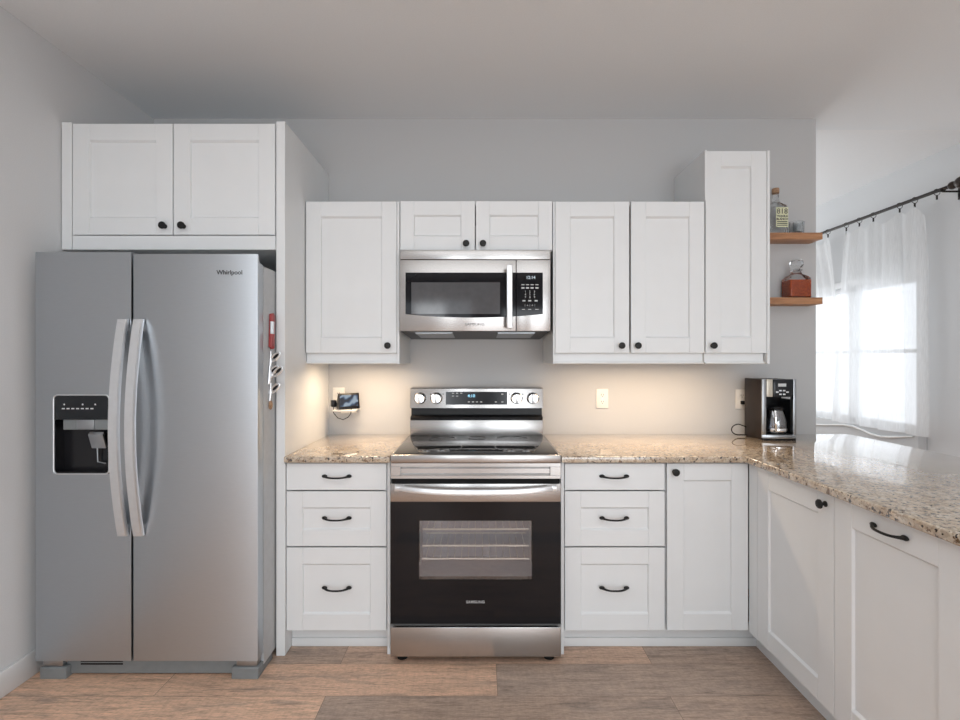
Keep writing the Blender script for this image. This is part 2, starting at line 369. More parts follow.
# window 1
w1 = MB()
T = 0.055
for (a, c) in ((WY0-T, WY0), (WY1, WY1+T)): w1.box(XR-0.018, XR, a, c, WZ0, WZ1+T, 0.003)
w1.box(XR-0.018, XR, WY0, WY1, WZ1, WZ1+T, 0.003)
win = struct('window_1', w1, M['trim'])
fr = MB()
for (a, c) in ((WY0, WY0+0.04), (1.60, 1.70), (WY1-0.04, WY1)): fr.box(XR+0.03, XR+0.09, a, c, WZ0, WZ1, 0.003)
fr.box(XR+0.03, XR+0.09, WY0+0.04, WY1-0.04, WZ0, WZ0+0.05, 0.003).box(XR+0.03, XR+0.09, WY0+0.04, WY1-0.04, WZ1-0.05, WZ1, 0.003)
fr.box(XR+0.035, XR+0.08, WY0+0.04, WY1-0.04, 1.40, 1.435, 0.003)
fr.build('window_frame', M['trim'], win)
MB().box(XR+0.055, XR+0.060, WY0+0.04, WY1-0.04, WZ0+0.05, WZ1-0.05).build('window_pane', M['pane'], win)
# deep grey ledge under the window
struct('trim_1', MB().box(3.36, XR, 0.865, 2.75, 0.30, 0.768, 0.004), M['wall'])
# neighbour's house wall outside the window
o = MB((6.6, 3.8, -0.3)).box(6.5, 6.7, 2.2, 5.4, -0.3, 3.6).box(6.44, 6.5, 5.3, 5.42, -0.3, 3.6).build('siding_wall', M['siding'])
tag(o, 'white lap-sided house wall seen outside through the sheer curtain', 'house wall')

# ------------------------------------------------------------------ hardware
def knob_mesh():
    mb = MB(); prof = [(0.0105, 0.0), (0.0105, -0.003), (0.006, -0.006), (0.0055, -0.014), (0.011, -0.018), (0.0165, -0.021), (0.0165, -0.025), (0.0145, -0.0275), (0.006, -0.029), (0, -0.029)]
    mb.lathe(prof, (0, 0, 0), 'y', 24); o = mb.build('knob', M['black']); me = o.data; bpy.data.objects.remove(o); return me
def pull_mesh():
    mb = MB(); P = []; R = []
    for i in range(25):
        t = -1+2*i/24; x = 0.060*t
        y = -0.027*(1-abs(t)**3.2)-0.003; z = -0.004*(1-t*t)
        P.append((x, y, z)); R.append(0.0042+0.0030*abs(t)**5)
    mb.tube(P, R, 10)
    for sg in (-1, 1): mb.ball((sg*0.056, -0.006, 0.0), 0.0095, (1.35, 0.65, 0.85))
    o = mb.build('pull', M['black']); me = o.data; bpy.data.objects.remove(o); return me
KNOB, PULL = knob_mesh(), pull_mesh()
def hw(kind, loc, parent):
    o = bpy.data.objects.new(kind, KNOB if kind == 'knob' else PULL); COL.objects.link(o); o.location = loc; o.parent = parent; return o

def shaker(x0, x1, z0, z1, y=0.0, t=0.02, st=0.076, name='door', parent=None):
    """framed door in local coordinates, front face at y, facing -y"""
    m_ = MB(); bv = 0.0015
    m_.box(x0, x0+st, y, y+t, z0, z1, bv, 1).box(x1-st, x1, y, y+t, z0, z1, bv, 1)
    m_.box(x0+st, x1-st, y+0.0006, y+t, z1-st, z1, bv, 1).box(x0+st, x1-st, y+0.0006, y+t, z0, z0+st, bv, 1)
    m_.box(x0+st-0.004, x1-st+0.004, y+0.010, y+t-0.002, z0+st-0.004, z1-st+0.004)
    a, c, e, g = x0+st, x1-st, z0+st, z1-st; k = 0.008
    m_.prism([(y+0.0007, e-0.001), (y+0.0007, e), (y+0.0101, e+k), (y+0.0101, e-0.001)], 'x', a, c)
    m_.prism([(y+0.0007, g+0.001), (y+0.0007, g), (y+0.0101, g-k), (y+0.0101, g+0.001)], 'x', a, c)
    m_.prism([(a-0.001, y+0.0008), (a, y+0.0008), (a+0.003, y+0.0101), (a-0.001, y+0.0101)], 'z', e+0.002, g-0.002)
    m_.prism([(c+0.001, y+0.0008), (c, y+0.0008), (c-0.003, y+0.0101), (c+0.001, y+0.0101)], 'z', e+0.002, g-0.002)
    return m_.build(name, M['paint'], parent)
def slab(x0, x1, z0, z1, y=0.0, t=0.02, name='drawer', parent=None):
    return MB().box(x0, x1, y, y+t, z0, z1, 0.0015, 1).build(name, M['paint'], parent)
def carcass(w_, d, z0, z1, parent, name='body', x0=0.0):
    """open box body behind the fronts"""
    t = 0.018; y = 0.021; m_ = MB()
    m_.box(x0, x0+t, y, d, z0, z1, 0.0008, 1).box(x0+w_-t, x0+w_, y, d, z0, z1, 0.0008, 1)
    m_.box(x0+t, x0+w_-t, y, d, z0, z0+t).box(x0+t, x0+w_-t, y, d, z1-t, z1).box(x0+t, x0+w_-t, d-0.008, d, z0+t, z1-t)
    return m_.build(name, M['paint'], parent)

# ------------------------------------------------------------------ over-fridge cabinet and end panel
YP = -0.63     # plane of the fridge cabinet and base fronts
t = thing('refrigerator_cabinet', 'wide white two-door cabinet high above the steel refrigerator, against the left wall', 'cabinet', (-1.868, YP, 1.855))
carcass(0.931, 0.628, 0.0, 0.584, t)
d = shaker(0.0015, 0.459, 0.068, 0.577, name='door', parent=t); hw('knob', (0.425, 0, 0.106), d)
d = shaker(0.4635, 0.9295, 0.068, 0.577, name='door', parent=t); hw('knob', (0.511, 0, 0.106), d)
MB().box(0.0, 0.931, 0.001, 0.0205, 0.0, 0.064, 0.001, 1).build('bottom_rail', M['paint'], t)
MB().box(-0.048, -0.002, -0.001, 0.60, 0.0, 0.583, 0.001, 1).build('filler_strip', M['paint'], t)
tag(MB((-0.908, -0.3, 0)).box(-0.929, -0.889, -0.642, -0.001, 0.0, 2.437, 0.0015, 1).build('end_panel', M['paint']),
    'tall white panel standing between the refrigerator and the left counter', 'panel')

# ------------------------------------------------------------------ wall cabinets
YU = -0.39
def rail(w_, parent, x0=0.0):
    m_ = MB().box(x0, x0+w_, 0.020, 0.036, -0.052, -0.001, 0.001, 1).box(x0, x0+w_, 0.006, 0.036, -0.055, -0.044, 0.003, 2)
    m_.build('light_rail', M['paint'], parent)
t = thing('wall_cabinet', 'single-door white wall cabinet left of the microwave, beside the tall panel', 'cabinet', (-0.886, YU, 1.384))
carcass(0.462, 0.388, 0.0, 0.768, t)
d = shaker(0.002, 0.463, 0.0, 0.769, name='door', parent=t); hw('knob', (0.420, 0, 0.037), d)
rail(0.464, t)
MB().box(0.465, 0.477, 0.0, 0.389, -0.056, 0.769, 0.001, 1).build('side_panel', M['paint'], t)
t = thing('wall_cabinet', 'low white two-door cabinet directly above the microwave', 'cabinet', (-0.407, YU, 1.903))
carcass(0.776, 0.388, 0.0, 0.251, t)
d = shaker(0.002, 0.381, 0.003, 0.252, st=0.070, name='door', parent=t); hw('knob', (0.337, 0, 0.033), d)
d = shaker(0.386, 0.774, 0.003, 0.252, st=0.070, name='door', parent=t); hw('knob', (0.422, 0, 0.033), d)
t = thing('wall_cabinet', 'white two-door wall cabinet right of the microwave, two knobs side by side at its foot', 'cabinet', (0.371, YU, 1.384))
MB().box(0.0, 0.009, 0.0, 0.389, -0.056, 0.769, 0.001, 1).build('side_panel', M['paint'], t)
carcass(0.758, 0.388, 0.0, 0.768, t, x0=0.011)
d = shaker(0.011, 0.387, 0.0, 0.769, name='door', parent=t); hw('knob', (0.344, 0, 0.037), d)
d = shaker(0.396, 0.769, 0.0, 0.769, name='door', parent=t); hw('knob', (0.426, 0, 0.037), d)
rail(0.758, t, 0.011)
t = thing('wall_cabinet', 'tallest and narrowest white wall cabinet, at the right end beside the wooden shelves', 'cabinet', (1.142, YU, 1.384))
MB().box(0.0, 0.010, -0.001, 0.389, 0.772, 1.030, 0.001, 1).build('side_panel', M['paint'], t)
carcass(0.300, 0.388, 0.0, 1.027, t, x0=0.011)
d = shaker(0.004, 0.314, 0.0, 1.026, st=0.078, name='door', parent=t); hw('knob', (0.037, 0, 0.037), d)
rail(0.304, t, 0.004)
MB().box(0.316, 0.330, -0.001, 0.389, -0.056, 1.028, 0.001, 1).build('side_panel', M['paint'], t)

# ------------------------------------------------------------------ base cabinets
def base_drawers(name, x0, w_, label, lx):
    t = thing(name, label, 'cabinet', (x0, YP, 0))
    carcass(w_, 0.625, 0.105, 0.878, t)
    a = slab(0.0015, w_-0.0015, 0.753, 0.875, name='drawer', parent=t); hw('pull', (lx, 0, 0.818), a)
    a = shaker(0.0015, w_-0.0015, 0.4955, 0.7465, name='drawer', parent=t, st=0.073); hw('pull', (lx, 0, 0.627), a)
    a = shaker(0.0015, w_-0.0015, 0.109, 0.4885, name='drawer', parent=t, st=0.074); hw('pull', (lx, 0, 0.308), a)
    return t
t = base_drawers('drawer_cabinet', -0.888, 0.461, 'white three-drawer base cabinet between the tall panel and the left side of the range', 0.2335)
MB().box(0.463, 0.477, 0.0, 0.625, 0.0, 0.879, 0.001, 1).build('side_panel', M['paint'], t)
t = base_drawers('drawer_cabinet', 0.387, 0.461, 'white three-drawer base cabinet right of the range', 0.2265)
MB().box(-0.016, -0.002, 0.0, 0.625, 0.0, 0.879, 0.001, 1).build('side_panel', M['paint'], t)
t = thing('base_cabinet', 'white base cabinet with one tall door and knob, in the inner corner by the peninsula', 'cabinet', (0.855, YP, 0))
carcass(0.373, 0.625, 0.105, 0.878, t)
d = shaker(0.0025, 0.374, 0.109, 0.875, name='door', parent=t); hw('knob', (0.035, 0, 0.838), d)
XP = 1.231
def pen(y, w_, label, kind, kx, name='base_cabinet'):
    t = thing(name, label, 'cabinet', (XP, y, 0), -PI/2)
    carcass(w_, 0.60, 0.105, 0.878, t)
    d = shaker(0.0015, w_-0.0015, 0.109, 0.875, st=0.079, name='door', parent=t); hw(kind, (kx, 0, 0.838), d)
    return t
t = pen(-0.700, 0.464, 'white peninsula cabinet nearest the inner corner, door with a round knob', 'knob', 0.424, name='peninsula_cabinet')
MB().box(-0.070, -0.001, 0.001, 0.021, 0.105, 0.876, 0.001, 1).build('filler_strip', M['paint'], t)
pen(-1.1645, 0.464, 'white peninsula cabinet whose door carries a curved black pull on its top rail', 'pull', 0.232, name='peninsula_cabinet')
pen(-1.629, 0.464, 'white peninsula cabinet nearest the viewer, cut by the right edge of the picture', 'knob', 0.42, name='peninsula_cabinet')
# back panel of the peninsula, toe boards
tag(MB((1.85, -1.05, 0)).box(1.833, 1.851, -2.095, -0.001, 0.0, 0.880, 0.001, 1).build('back_panel', M['paint']), 'white panel closing the far side of the peninsula', 'panel')
w = MB(); yt = YP+0.070
w.box(-0.888, -0.428, yt, yt+0.014, 0.0, 0.104).box(-0.888, -0.428, yt-0.009, yt, 0.0, 0.040, 0.003)
struct('trim_2', w, M['paint'])
w = MB(); xt = XP+0.070
w.box(0.388, xt, yt, yt+0.014, 0.0, 0.104).box(0.388, xt, yt-0.009, yt, 0.0, 0.040, 0.003)
w.box(xt, xt+0.014, -2.093, yt, 0.0, 0.104)
struct('trim_3', w, M['paint'])

# ------------------------------------------------------------------ worktops
ct, cb = 0.912, 0.882
tag(MB((-0.65, -0.3, cb)).prism([(-0.8885, -0.002), (-0.8885, -0.655), (-0.409, -0.655), (-0.409, -0.002)], 'z', cb, ct, 0.006, 3).build('countertop', M['granite']),
    'short speckled tan granite countertop left of the range', 'countertop')
pts = [(0.371, -0.002), (0.371, -0.655), (1.205, -0.655), (1.205, -2.13), (2.165, -2.13)]
for k in range(0, 7):
    a = k/6*PI/2; pts.append((2.115+0.05*math.cos(a), -0.052+0.05*math.sin(a)))
tag(MB((1.2, -0.5, cb)).prism(pts, 'z', cb, ct, 0.006, 3).build('countertop', M['granite']),
    'long speckled tan granite countertop turning the corner onto the peninsula', 'countertop')

# ------------------------------------------------------------------ refrigerator
FX0, FX1, FY = -1.868, -0.934, -0.814
t = thing('refrigerator', 'large stainless side-by-side refrigerator with bowed handles and ice dispenser', 'refrigerator', ((FX0+FX1)/2, -0.42, 0)); O = t.location
MB(O).box(FX0+0.004, FX1-0.002, -0.752, -0.06, 0.03, 1.755, 0.004).build('body', M['fgrey'], t)
# left (freezer) door with the opening for the dispenser
dx0, dx1, dz0, dz1 = -1.790, -1.557, 0.871, 1.203
d1x = -1.4655
m_ = MB(O); yb = FY+0.052
m_.box(FX0, dx0, FY, yb, 0.085, 1.803).box(dx1, d1x, FY, yb, 0.085, 1.803)
m_.box(dx0, dx1, FY, yb, 0.085, dz0).box(dx0, dx1, FY, yb, dz1, 1.803)
bmesh.ops.remove_doubles(m_.bm, verts=m_.bm.verts, dist=1e-5)
ld = m_.build('door', M['fsteel'], t)
m_ = MB(O); q = []
for (cx, cz, a0) in ((dx1-0.018, dz1-0.018, 0), (dx0+0.018, dz1-0.018, 90), (dx0+0.018, dz0+0.018, 180), (dx1-0.018, dz0+0.018, 270)):
    for k in range(6):
        a = math.radians(a0+k*18); q.append((cx+0.018*math.cos(a), cz+0.018*math.sin(a)))
m_.tube([(p[0], FY-0.001, p[1]) for p in q], 0.0035, 8, closed=True)
m_.build('dispenser_bezel', M['handle'], ld)
MB(O).box(dx0+0.001, dx1-0.001, FY-0.002, FY+0.006, 1.099, dz1-0.002, 0.002).build('dispenser_panel', M['panelgl'], ld)
m_ = MB(O)
m_.box(dx0, dx1, FY+0.046, FY+0.051, dz0, 1.1).box(dx0, dx0+0.004, FY+0.001, FY+0.046, dz0, 1.1).box(dx1-0.004, dx1, FY+0.001, FY+0.046, dz0, 1.1)
m_.box(dx0+0.004, dx1-0.004, FY+0.001, FY+0.046, dz0, dz0+0.008)
m_.build('dispenser_recess', M['cavity'], ld)
MB(O).box(dx0+0.035, dx1-0.004, FY+0.004, FY+0.030, 1.056, 1.099, 0.002).build('dispenser_chute', M['fbase'], ld)
MB(O).box(-1.696, -1.622, FY-0.001, FY+0.01, 1.058, 1.098, 0.002).build('water_nozzle', M['csteel'], ld)
m_ = MB(O).prism([(FY+0.002, 1.035), (FY+0.010, 1.045), (FY+0.030, 0.980), (FY+0.022, 0.975)], 'x', -1.650, -1.588, 0.002)
m_.build('ice_lever', M['csteel'], ld)
MB(O).tube([(-1.632, FY+0.03, 0.99), (-1.632, FY+0.034, 0.915), (-1.60, FY+0.034, 0.908)], 0.003, 8).build('water_lever', M['csteel'], ld)
for k in range(7): MB(O).box(-1.755+k*0.020, -1.743+k*0.020, FY-0.0026, FY-0.0018, 1.143, 1.148).build('button_mark', M['mark'], ld)
for x in (-1.745, -1.668, -1.615): MB(O).lathe([(0.0035, -0.0026), (0.0035, -0.0018)], (x, FY, 1.163), 'y', 12).build('indicator_light', M['mark'], ld)
# right door: front skin with a raised top lip, lower behind
m_ = MB(O).prism([(FY, 0.085), (FY, 1.795), (FY+0.012, 1.795), (FY+0.018, 1.763), (yb, 1.758), (yb, 0.085)], 'x', d1x+0.008, FX1, 0.003)
rd = m_.build('door', M['fsteel'], t)
text_part('logo', 'Whirlpool', 0.026, (-1.052, FY-0.0008, 1.717), M['dmark'], rd, O, bold=0.0003)
def fridge_handle(x, par):
    P = []; n = 28
    for i in range(n+1):
        u = i/n; P.append((x, FY-0.012-0.052*math.sin(PI*u)**0.9, 0.615+0.905*u))
    m_ = MB(O)
    bmv = []
    for p in P:
        bmv.append([m_.bm.verts.new((p[0]+a*0.0205, p[1]+c, p[2])) for a, c in ((-1, 0.0), (-0.8, -0.006), (0.8, -0.006), (1, 0.0), (1, 0.010), (-1, 0.010))])
    for a, c in zip(bmv[:-1], bmv[1:]):
        for k in range(6): m_.bm.faces.new((a[k], c[k], c[(k+1) % 6], a[(k+1) % 6]))
    m_.bm.faces.new(bmv[0]); m_.bm.faces.new(bmv[-1][::-1])
    bmesh.ops.recalc_face_normals(m_.bm, faces=m_.bm.faces)
    for z in (0.640, 1.490): m_.box(x-0.014, x+0.014, FY-0.022, FY+0.001, z-0.02, z+0.02, 0.003)
    m_.build('handle', M['handle'], par)
fridge_handle(-1.494, ld); fridge_handle(-1.428, rd)
m_ = MB(O).box(FX0+0.10, FX1-0.10, -0.776, -0.754, 0.008, 0.081, 0.003)
m_.build('base_grille', M['fbase'], t)
m_ = MB(O)
for k in range(2): m_.box(FX0+0.16, FX0+0.34, -0.7775, -0.775, 0.046+k*0.012, 0.052+k*0.012)
m_.build('grille_slot', M['rubber'], t)
for (a, c) in ((FX0+0.005, FX0+0.118), (FX1-0.118, FX1-0.004)):
    MB(O).prism([(-0.800, 0.0), (-0.800, 0.044), (-0.795, 0.048), (-0.66, 0.048), (-0.66, 0.0)], 'x', a, c, 0.003).build('foot_cover', M['fbase'], t)
for (a, c) in ((FX0+0.012, FX0+0.10), (FX1-0.10, FX1-0.012)):
    MB(O).box(a, c, -0.795, -0.75, 0.050, 0.083, 0.004).build('hinge_bracket', M['csteel'], t)

# red utility knife and clips stuck on the side of the fridge
fx = FX1-0.002
t = thing('utility_knife', 'red folding utility knife stuck high on the side of the refrigerator', 'knife', (fx+0.010, -0.70, 1.48)); O = t.location
m_ = MB(O).prism([(-0.712, 1.408), (-0.690, 1.398), (-0.678, 1.408), (-0.676, 1.48), (-0.670, 1.545), (-0.686, 1.558), (-0.703, 1.554), (-0.708, 1.48)], 'x', fx+0.001, fx+0.018, 0.004)
m_.build('handle', M['red'], t)
MB(O).box(fx+0.010, fx+0.0195, -0.7125, -0.690, 1.465, 1.520, 0.001).build('blade_holder', M['handle'], t)
MB(O).ball((fx+0.012, -0.696, 1.406), 0.012, (0.9, 1, 0.8)).build('locking_button', M['red'], t)
clips = [(1.340, 0.004, 'topmost silver bag clip on the refrigerator side, just under the red knife'),
         (1.280, -0.004, 'silver bag clip on the refrigerator side, tucked behind the one sticking out furthest'),
         (1.276, 0.020, 'silver bag clip sticking out furthest from the refrigerator side'),
         (1.200, 0.002, 'lowest silver bag clip on the refrigerator side, above the tan magnet')]
for k_, (z, out_, lab) in enumerate(clips):
    cy_ = -0.700-0.012*(k_ == 2)
    t = thing('bag_clip', lab, 'clip', (fx+0.004, cy_, z), 0, 'silver bag clips on the refrigerator side'); O = t.location
    MB(O).tube([(fx+0.004, cy_-0.002, z-0.032), (fx+0.008, cy_-0.002, z), (fx+0.006, cy_+0.004, z+0.048)], [0.0045, 0.006, 0.0035], 8).build('jaw', M['handle'], t)
    u = Vector((0.74, 0, 0.67)); v_ = Vector((-0.67, 0.0, 0.74)); c = Vector((fx+0.022+out_, cy_, z+0.022))
    MB(O).tube([c+u*(0.030*math.cos(2*PI*k/16))+v_*(0.0105*math.sin(2*PI*k/16)) for k in range(16)], 0.0042, 8, closed=True).build('lever', M['handle'], t)
    m_ = MB((0, 0, 0)); m_.ball((0, 0, 0), 0.016, (1.0, 0.12, 0.36))
    o = m_.build('grip', M['blackp'], t); o.location = c+u*0.006-O; o.rotation_euler = (0, -math.atan2(0.67, 0.74), 0)
    MB(O).tube([(fx+0.006, cy_, z-0.010), tuple(c-u*0.024)], 0.004, 8).build('hinge', M['handle'], t)
tag(MB((fx+0.006, -0.70, 1.150)).ball((fx+0.007, -0.70, 1.150), 0.015, (0.5, 0.9, 1.4)).build('magnet', M['cork']), 'small tan magnet at the bottom of the clips on the refrigerator side', 'magnet')

# ------------------------------------------------------------------ microwave
t = thing('microwave', 'stainless over-the-range microwave hanging under the low two-door cabinet', 'microwave', (-0.025, -0.2, 1.47)); O = t.location
mx0, mx1, my = -0.402, 0.352, -0.430
m_ = MB(O).prism([(my+0.022, 1.492), (my+0.022, 1.898), (-0.003, 1.898), (-0.003, 1.468)], 'x', mx0+0.002, mx1-0.002)
m_.build('body', M['blackp'], t)
MB(O).box(mx0, mx1, my, my+0.02, 1.851, 1.898, 0.002).build('vent_trim', M['steel'], t)
dr = MB(O).box(mx0, 0.1795, my, my+0.02, 1.493, 1.848, 0.002).build('door', M['steel'], t)
def arc_glass(x0, x1, ztop, f, y0, y1, n=14):
    p = [(x0+(x1-x0)*k/n, f(x0+(x1-x0)*k/n)) for k in range(n+1)]
    return p+[(x1, ztop), (x0, ztop)]
bot = lambda x: 1.560+0.017*((x+0.028)/0.34)**2
MB(O).prism(arc_glass(-0.372, 0.1795, 1.785, bot, 0, 0), 'y', my-0.002, my+0.004, 0.0012, 1).build('door_glass', M['bglass'], dr)
MB(O).box(-0.343, 0.100, my-0.003, my-0.0015, 1.578, 1.736, 0.0006, 1).build('window', M['mwin'], dr)
text_part('logo', 'SAMSUNG', 0.017, (-0.026, my-0.0006, 1.526), M['dmark'], dr, O, sx=1.25)
m_ = MB(O).box(0.131, 0.160, my-0.045, my-0.028, 1.502, 1.818, 0.005)
for z in (1.53, 1.79): m_.box(0.138, 0.153, my-0.030, my+0.001, z-0.012, z+0.012, 0.002)
m_.build('handle', M['handle'], dr)
cp = MB(O).box(0.182, mx1, my, my+0.02, 1.493, 1.848, 0.002).build('control_panel', M['steel'], t)
MB(O).prism(arc_glass(0.182, 0.314, 1.785, bot, 0, 0, 6), 'y', my-0.002, my+0.004, 0.0012, 1).build('panel_glass', M['bglass'], cp)
MB(O).box(0.228, 0.278, my-0.0025, my-0.0015, 1.747, 1.772).build('display', M['panelgl'], cp)
text_part('display_digits', '12:14', 0.021, (0.253, my-0.003, 1.7595), M['digits'], cp, O)
m_ = MB(O)
for (z, xs, h) in ((1.724, (0.214, 0.237, 0.260, 0.284), .004), (1.708, (0.214, 0.237, 0.260, 0.284), .007), (1.644, (0.219, 0.248, 0.280), .007), (1.601, (0.217, 0.248, 0.284), .003)):
    for x in xs: MB(O).box(x-0.0075, x+0.0075, my-0.0026, my-0.0018, z-h/2, z+h/2).build('button_mark', M['mark'], cp)
for k, row in enumerate(('1    2    3', '4    5    6', '7    8    9')):
    text_part('number_keys', row, 0.014, (0.249, my-0.0024, 1.689-0.014*k), M['mark'], cp, O)
text_part('start_keys', '|  x  |  o  |', 0.013, (0.249, my-0.0024, 1.622), M['mark'], cp, O)
m_ = MB(O)
for (a, c) in ((mx0+0.07, mx0+0.26), (mx1-0.26, mx1-0.07)): MB(O).prism([(-0.36, 1.485), (-0.36, 1.4895), (-0.12, 1.476), (-0.12, 1.4715)], 'x', a, c).build('grease_filter', M['csteel'], t)

# ------------------------------------------------------------------ range
t = thing('range', 'stainless freestanding electric range with black glass oven door, between the drawer cabinets', 'range', (-0.019, -0.36, 0)); O = t.location
rx0, rx1, ry = -0.396, 0.358, -0.708
bx0, bx1, bf = rx0+0.003, rx1-0.003, ry+0.04
m_ = MB(O).box(bx0, -0.296, bf, -0.025, 0.034, 0.890).box(0.256, bx1, bf, -0.025, 0.034, 0.890)
m_.box(-0.296, 0.256, bf, -0.025, 0.034, 0.345).box(-0.296, 0.256, bf, -0.025, 0.670, 0.890).box(-0.296, 0.256, ry+0.306, -0.025, 0.345, 0.670)
bmesh.ops.remove_doubles(m_.bm, verts=m_.bm.verts, dist=1e-5)
m_.build('body', M['fgrey'], t)
m_ = MB(O).box(rx0, rx1, ry, ry+0.045, 0.894, 0.929, 0.004).box(rx0, rx0+0.010, ry+0.045, -0.17, 0.894, 0.929, 0.002).box(rx1-0.010, rx1, ry+0.045, -0.17, 0.894, 0.929, 0.002)
ck = m_.build('cooktop_trim', M['steel'], t)
cg = MB(O).box(rx0+0.010, rx1-0.010, ry+0.012, -0.165, 0.917, 0.9305, 0.001).build('cooktop_glass', M['cooktop'], t)
for (x, y, r) in ((-0.20, -0.52, 0.115), (0.17, -0.52, 0.10), (-0.20, -0.27, 0.075), (0.17, -0.27, 0.09), (-0.015, -0.24, 0.05)):
    MB(O).lathe([(r, 0.9303), (r, 0.9308), (r-0.004, 0.9308), (r-0.004, 0.9303)], (x, y, 0), 'z', 40).build('burner_ring', M['ring'], cg)
# backguard
by = -0.160
MB(O).box(rx0+0.008, rx1-0.008, by, -0.03, 0.905, 1.016, 0.002).build('backguard', M['steel'], t)
m_ = MB(O).prism([(by+0.006, 1.016), (by+0.035, 1.040), (by+0.035, 1.081), (-0.03, 1.081), (-0.03, 1.016)], 'x', rx0+0.010, rx1-0.010)
m_.build('vent_slot', M['blackp'], t)
MB(O).prism([(by-0.006, 1.014), (by-0.008, 1.030), (by+0.010, 1.038), (by+0.030, 1.030), (by+0.030, 1.014)], 'x', rx0+0.010, rx1-0.010, 0.003).build('vent_lip', M['blackp'], t)
cp = MB(O).prism([(by-0.004, 1.081), (by+0.006, 1.187), (by+0.014, 1.192), (-0.03, 1.192), (-0.03, 1.081)], 'x', rx0+0.008, rx1-0.008, 0.002).build('control_panel', M['steel'], t)
tl = -math.atan2(0.010, 0.106)
dp = MB(O).prism([(by-0.0045, 1.100), (by+0.0022, 1.171), (by+0.008, 1.171), (by+0.002, 1.100)], 'x', -0.190, 0.151).build('display', M['panelgl'], cp)
text_part('display_digits', '4:10', 0.024, (-0.048, by-0.0027, 1.148), M['cyan'], dp, O, rot=(PI/2+tl, 0, 0))
m_ = MB(O)
for (x, z) in ((-0.150, 1.163), (-0.127, 1.163), (-0.104, 1.163), (-0.150, 1.147), (-0.127, 1.147), (-0.062, 1.115), (-0.039, 1.115), (-0.017, 1.115), (0.006, 1.115), (0.088, 1.115), (0.124, 1.115), (0.124, 1.158)):
    y = by-0.0045+0.0067*(z-1.100)/0.071
    MB(O).box(x-0.006, x+0.006, y-0.0010, y+0.001, z-0.0025, z+0.0025).build('button_mark', M['mark'], dp)
for x in (-0.333, -0.242, 0.203, 0.294):
    c = (x, by+0.001, 1.134)
    kb = MB(O).lathe([(0.031, 0.003), (0.031, -0.002), (0.0285, -0.004), (0.0275, -0.020), (0.024, -0.023), (0, -0.023)], c, 'y', 32).build('knob', M['chrome'], cp)
    MB(O).box(x-0.0075, x+0.0075, by-0.036, by-0.020, 1.110, 1.160, 0.003).build('grip', M['handle'], kb)
    MB(O).lathe([(0.0335, 0.003), (0.0335, -0.0015), (0.031, -0.0015), (0.031, 0.003)], c, 'y', 32).build('skirt', M['blackp'], kb)
m_ = MB(O)
for x in (-0.375+0.10, -0.205, 0.166, 0.238): MB(O).lathe([(0.003, -0.001), (0.003, 0.004)], (x, by-0.0005, 1.158), 'y', 10).build('indicator_dot', M['dmark'], cp)
# front apron with the pressed rectangle
m_ = MB(O); ay = ry+0.004
m_.box(rx0, rx1, ay, ry+0.05, 0.876, 0.8925, 0.001, 1).box(rx0, rx1, ay, ry+0.05, 0.823, 0.838, 0.001, 1)
m_.box(rx0, -0.352, ay, ry+0.05, 0.838, 0.876, 0.001, 1).box(0.311, rx1, ay, ry+0.05, 0.838, 0.876, 0.001, 1)
m_.prism([(ay+0.012, 0.876), (ay+0.001, 0.876), (ay+0.010, 0.866), (ay+0.010, 0.846), (ay+0.001, 0.838), (ay+0.012, 0.838)], 'x', -0.352, 0.311)
m_.build('front_apron', M['steel'], t)
MB(O).box(rx0+0.004, rx1-0.004, ry+0.012, ry+0.045, 0.795, 0.823).build('gap_strip', M['rubber'], t)  # black strip filling the gap above the oven door
# oven door: frame pieces around the window opening
wx0, wx1, wz0, wz1 = -0.270, 0.230, 0.377, 0.638
od = MB(O).box(rx0, rx1, ry, ry+0.038, 0.722, 0.802, 0.002).build('oven_door', M['steel'], t)
m_ = MB(O)
m_.box(rx0, wx0, ry+0.001, ry+0.036, 0.182, 0.7215).box(wx1, rx1, ry+0.001, ry+0.036, 0.182, 0.7215)
m_.box(wx0, wx1, ry+0.001, ry+0.036, 0.182, wz0).box(wx0, wx1, ry+0.001, ry+0.036, wz1, 0.7215)
bmesh.ops.remove_doubles(m_.bm, verts=m_.bm.verts, dist=1e-5)
m_.build('door_glass', M['bglass'], od)
MB(O).box(wx0, wx1, ry+0.003, ry+0.006, wz0, wz1).build('window', M['owin'], od)
m_ = MB(O)
m_.box(wx0-0.02, wx1+0.02, ry+0.30, ry+0.305, wz0-0.03, wz1+0.03).box(wx0-0.02, wx1+0.02, ry+0.037, ry+0.30, wz0-0.03, wz0-0.02).box(wx0-0.02, wx1+0.02, ry+0.037, ry+0.30, wz1+0.02, wz1+0.03)
m_.box(wx0-0.024, wx0-0.018, ry+0.037, ry+0.30, wz0-0.03, wz1+0.03).box(wx1+0.018, wx1+0.024, ry+0.037, ry+0.30, wz0-0.03, wz1+0.03)
m_.build('oven_cavity', M['ovenwall'], t)
for (z, y) in ((0.452, ry+0.045), (0.505, ry+0.060), (0.575, ry+0.075)):
    m_ = MB(O).tube([(wx0+0.008, y, z), (wx1-0.008, y, z)], 0.0045, 8).tube([(wx0+0.008, y+0.16, z), (wx1-0.008, y+0.16, z)], 0.003, 8)
    for k in range(15): m_.tube([(wx0+0.025+k*0.032, y, z), (wx0+0.025+k*0.032, y+0.16, z)], 0.0015, 6)
    m_.build('oven_rack', M['rack'], t)
P = []
for k in range(25):
    u = -1+2*k/24; P.append((-0.018+0.355*u, ry-0.014-0.040*(1-u**4), 0.786-0.012*(1-u*u)+0.004))
m_ = MB(O); bars = []
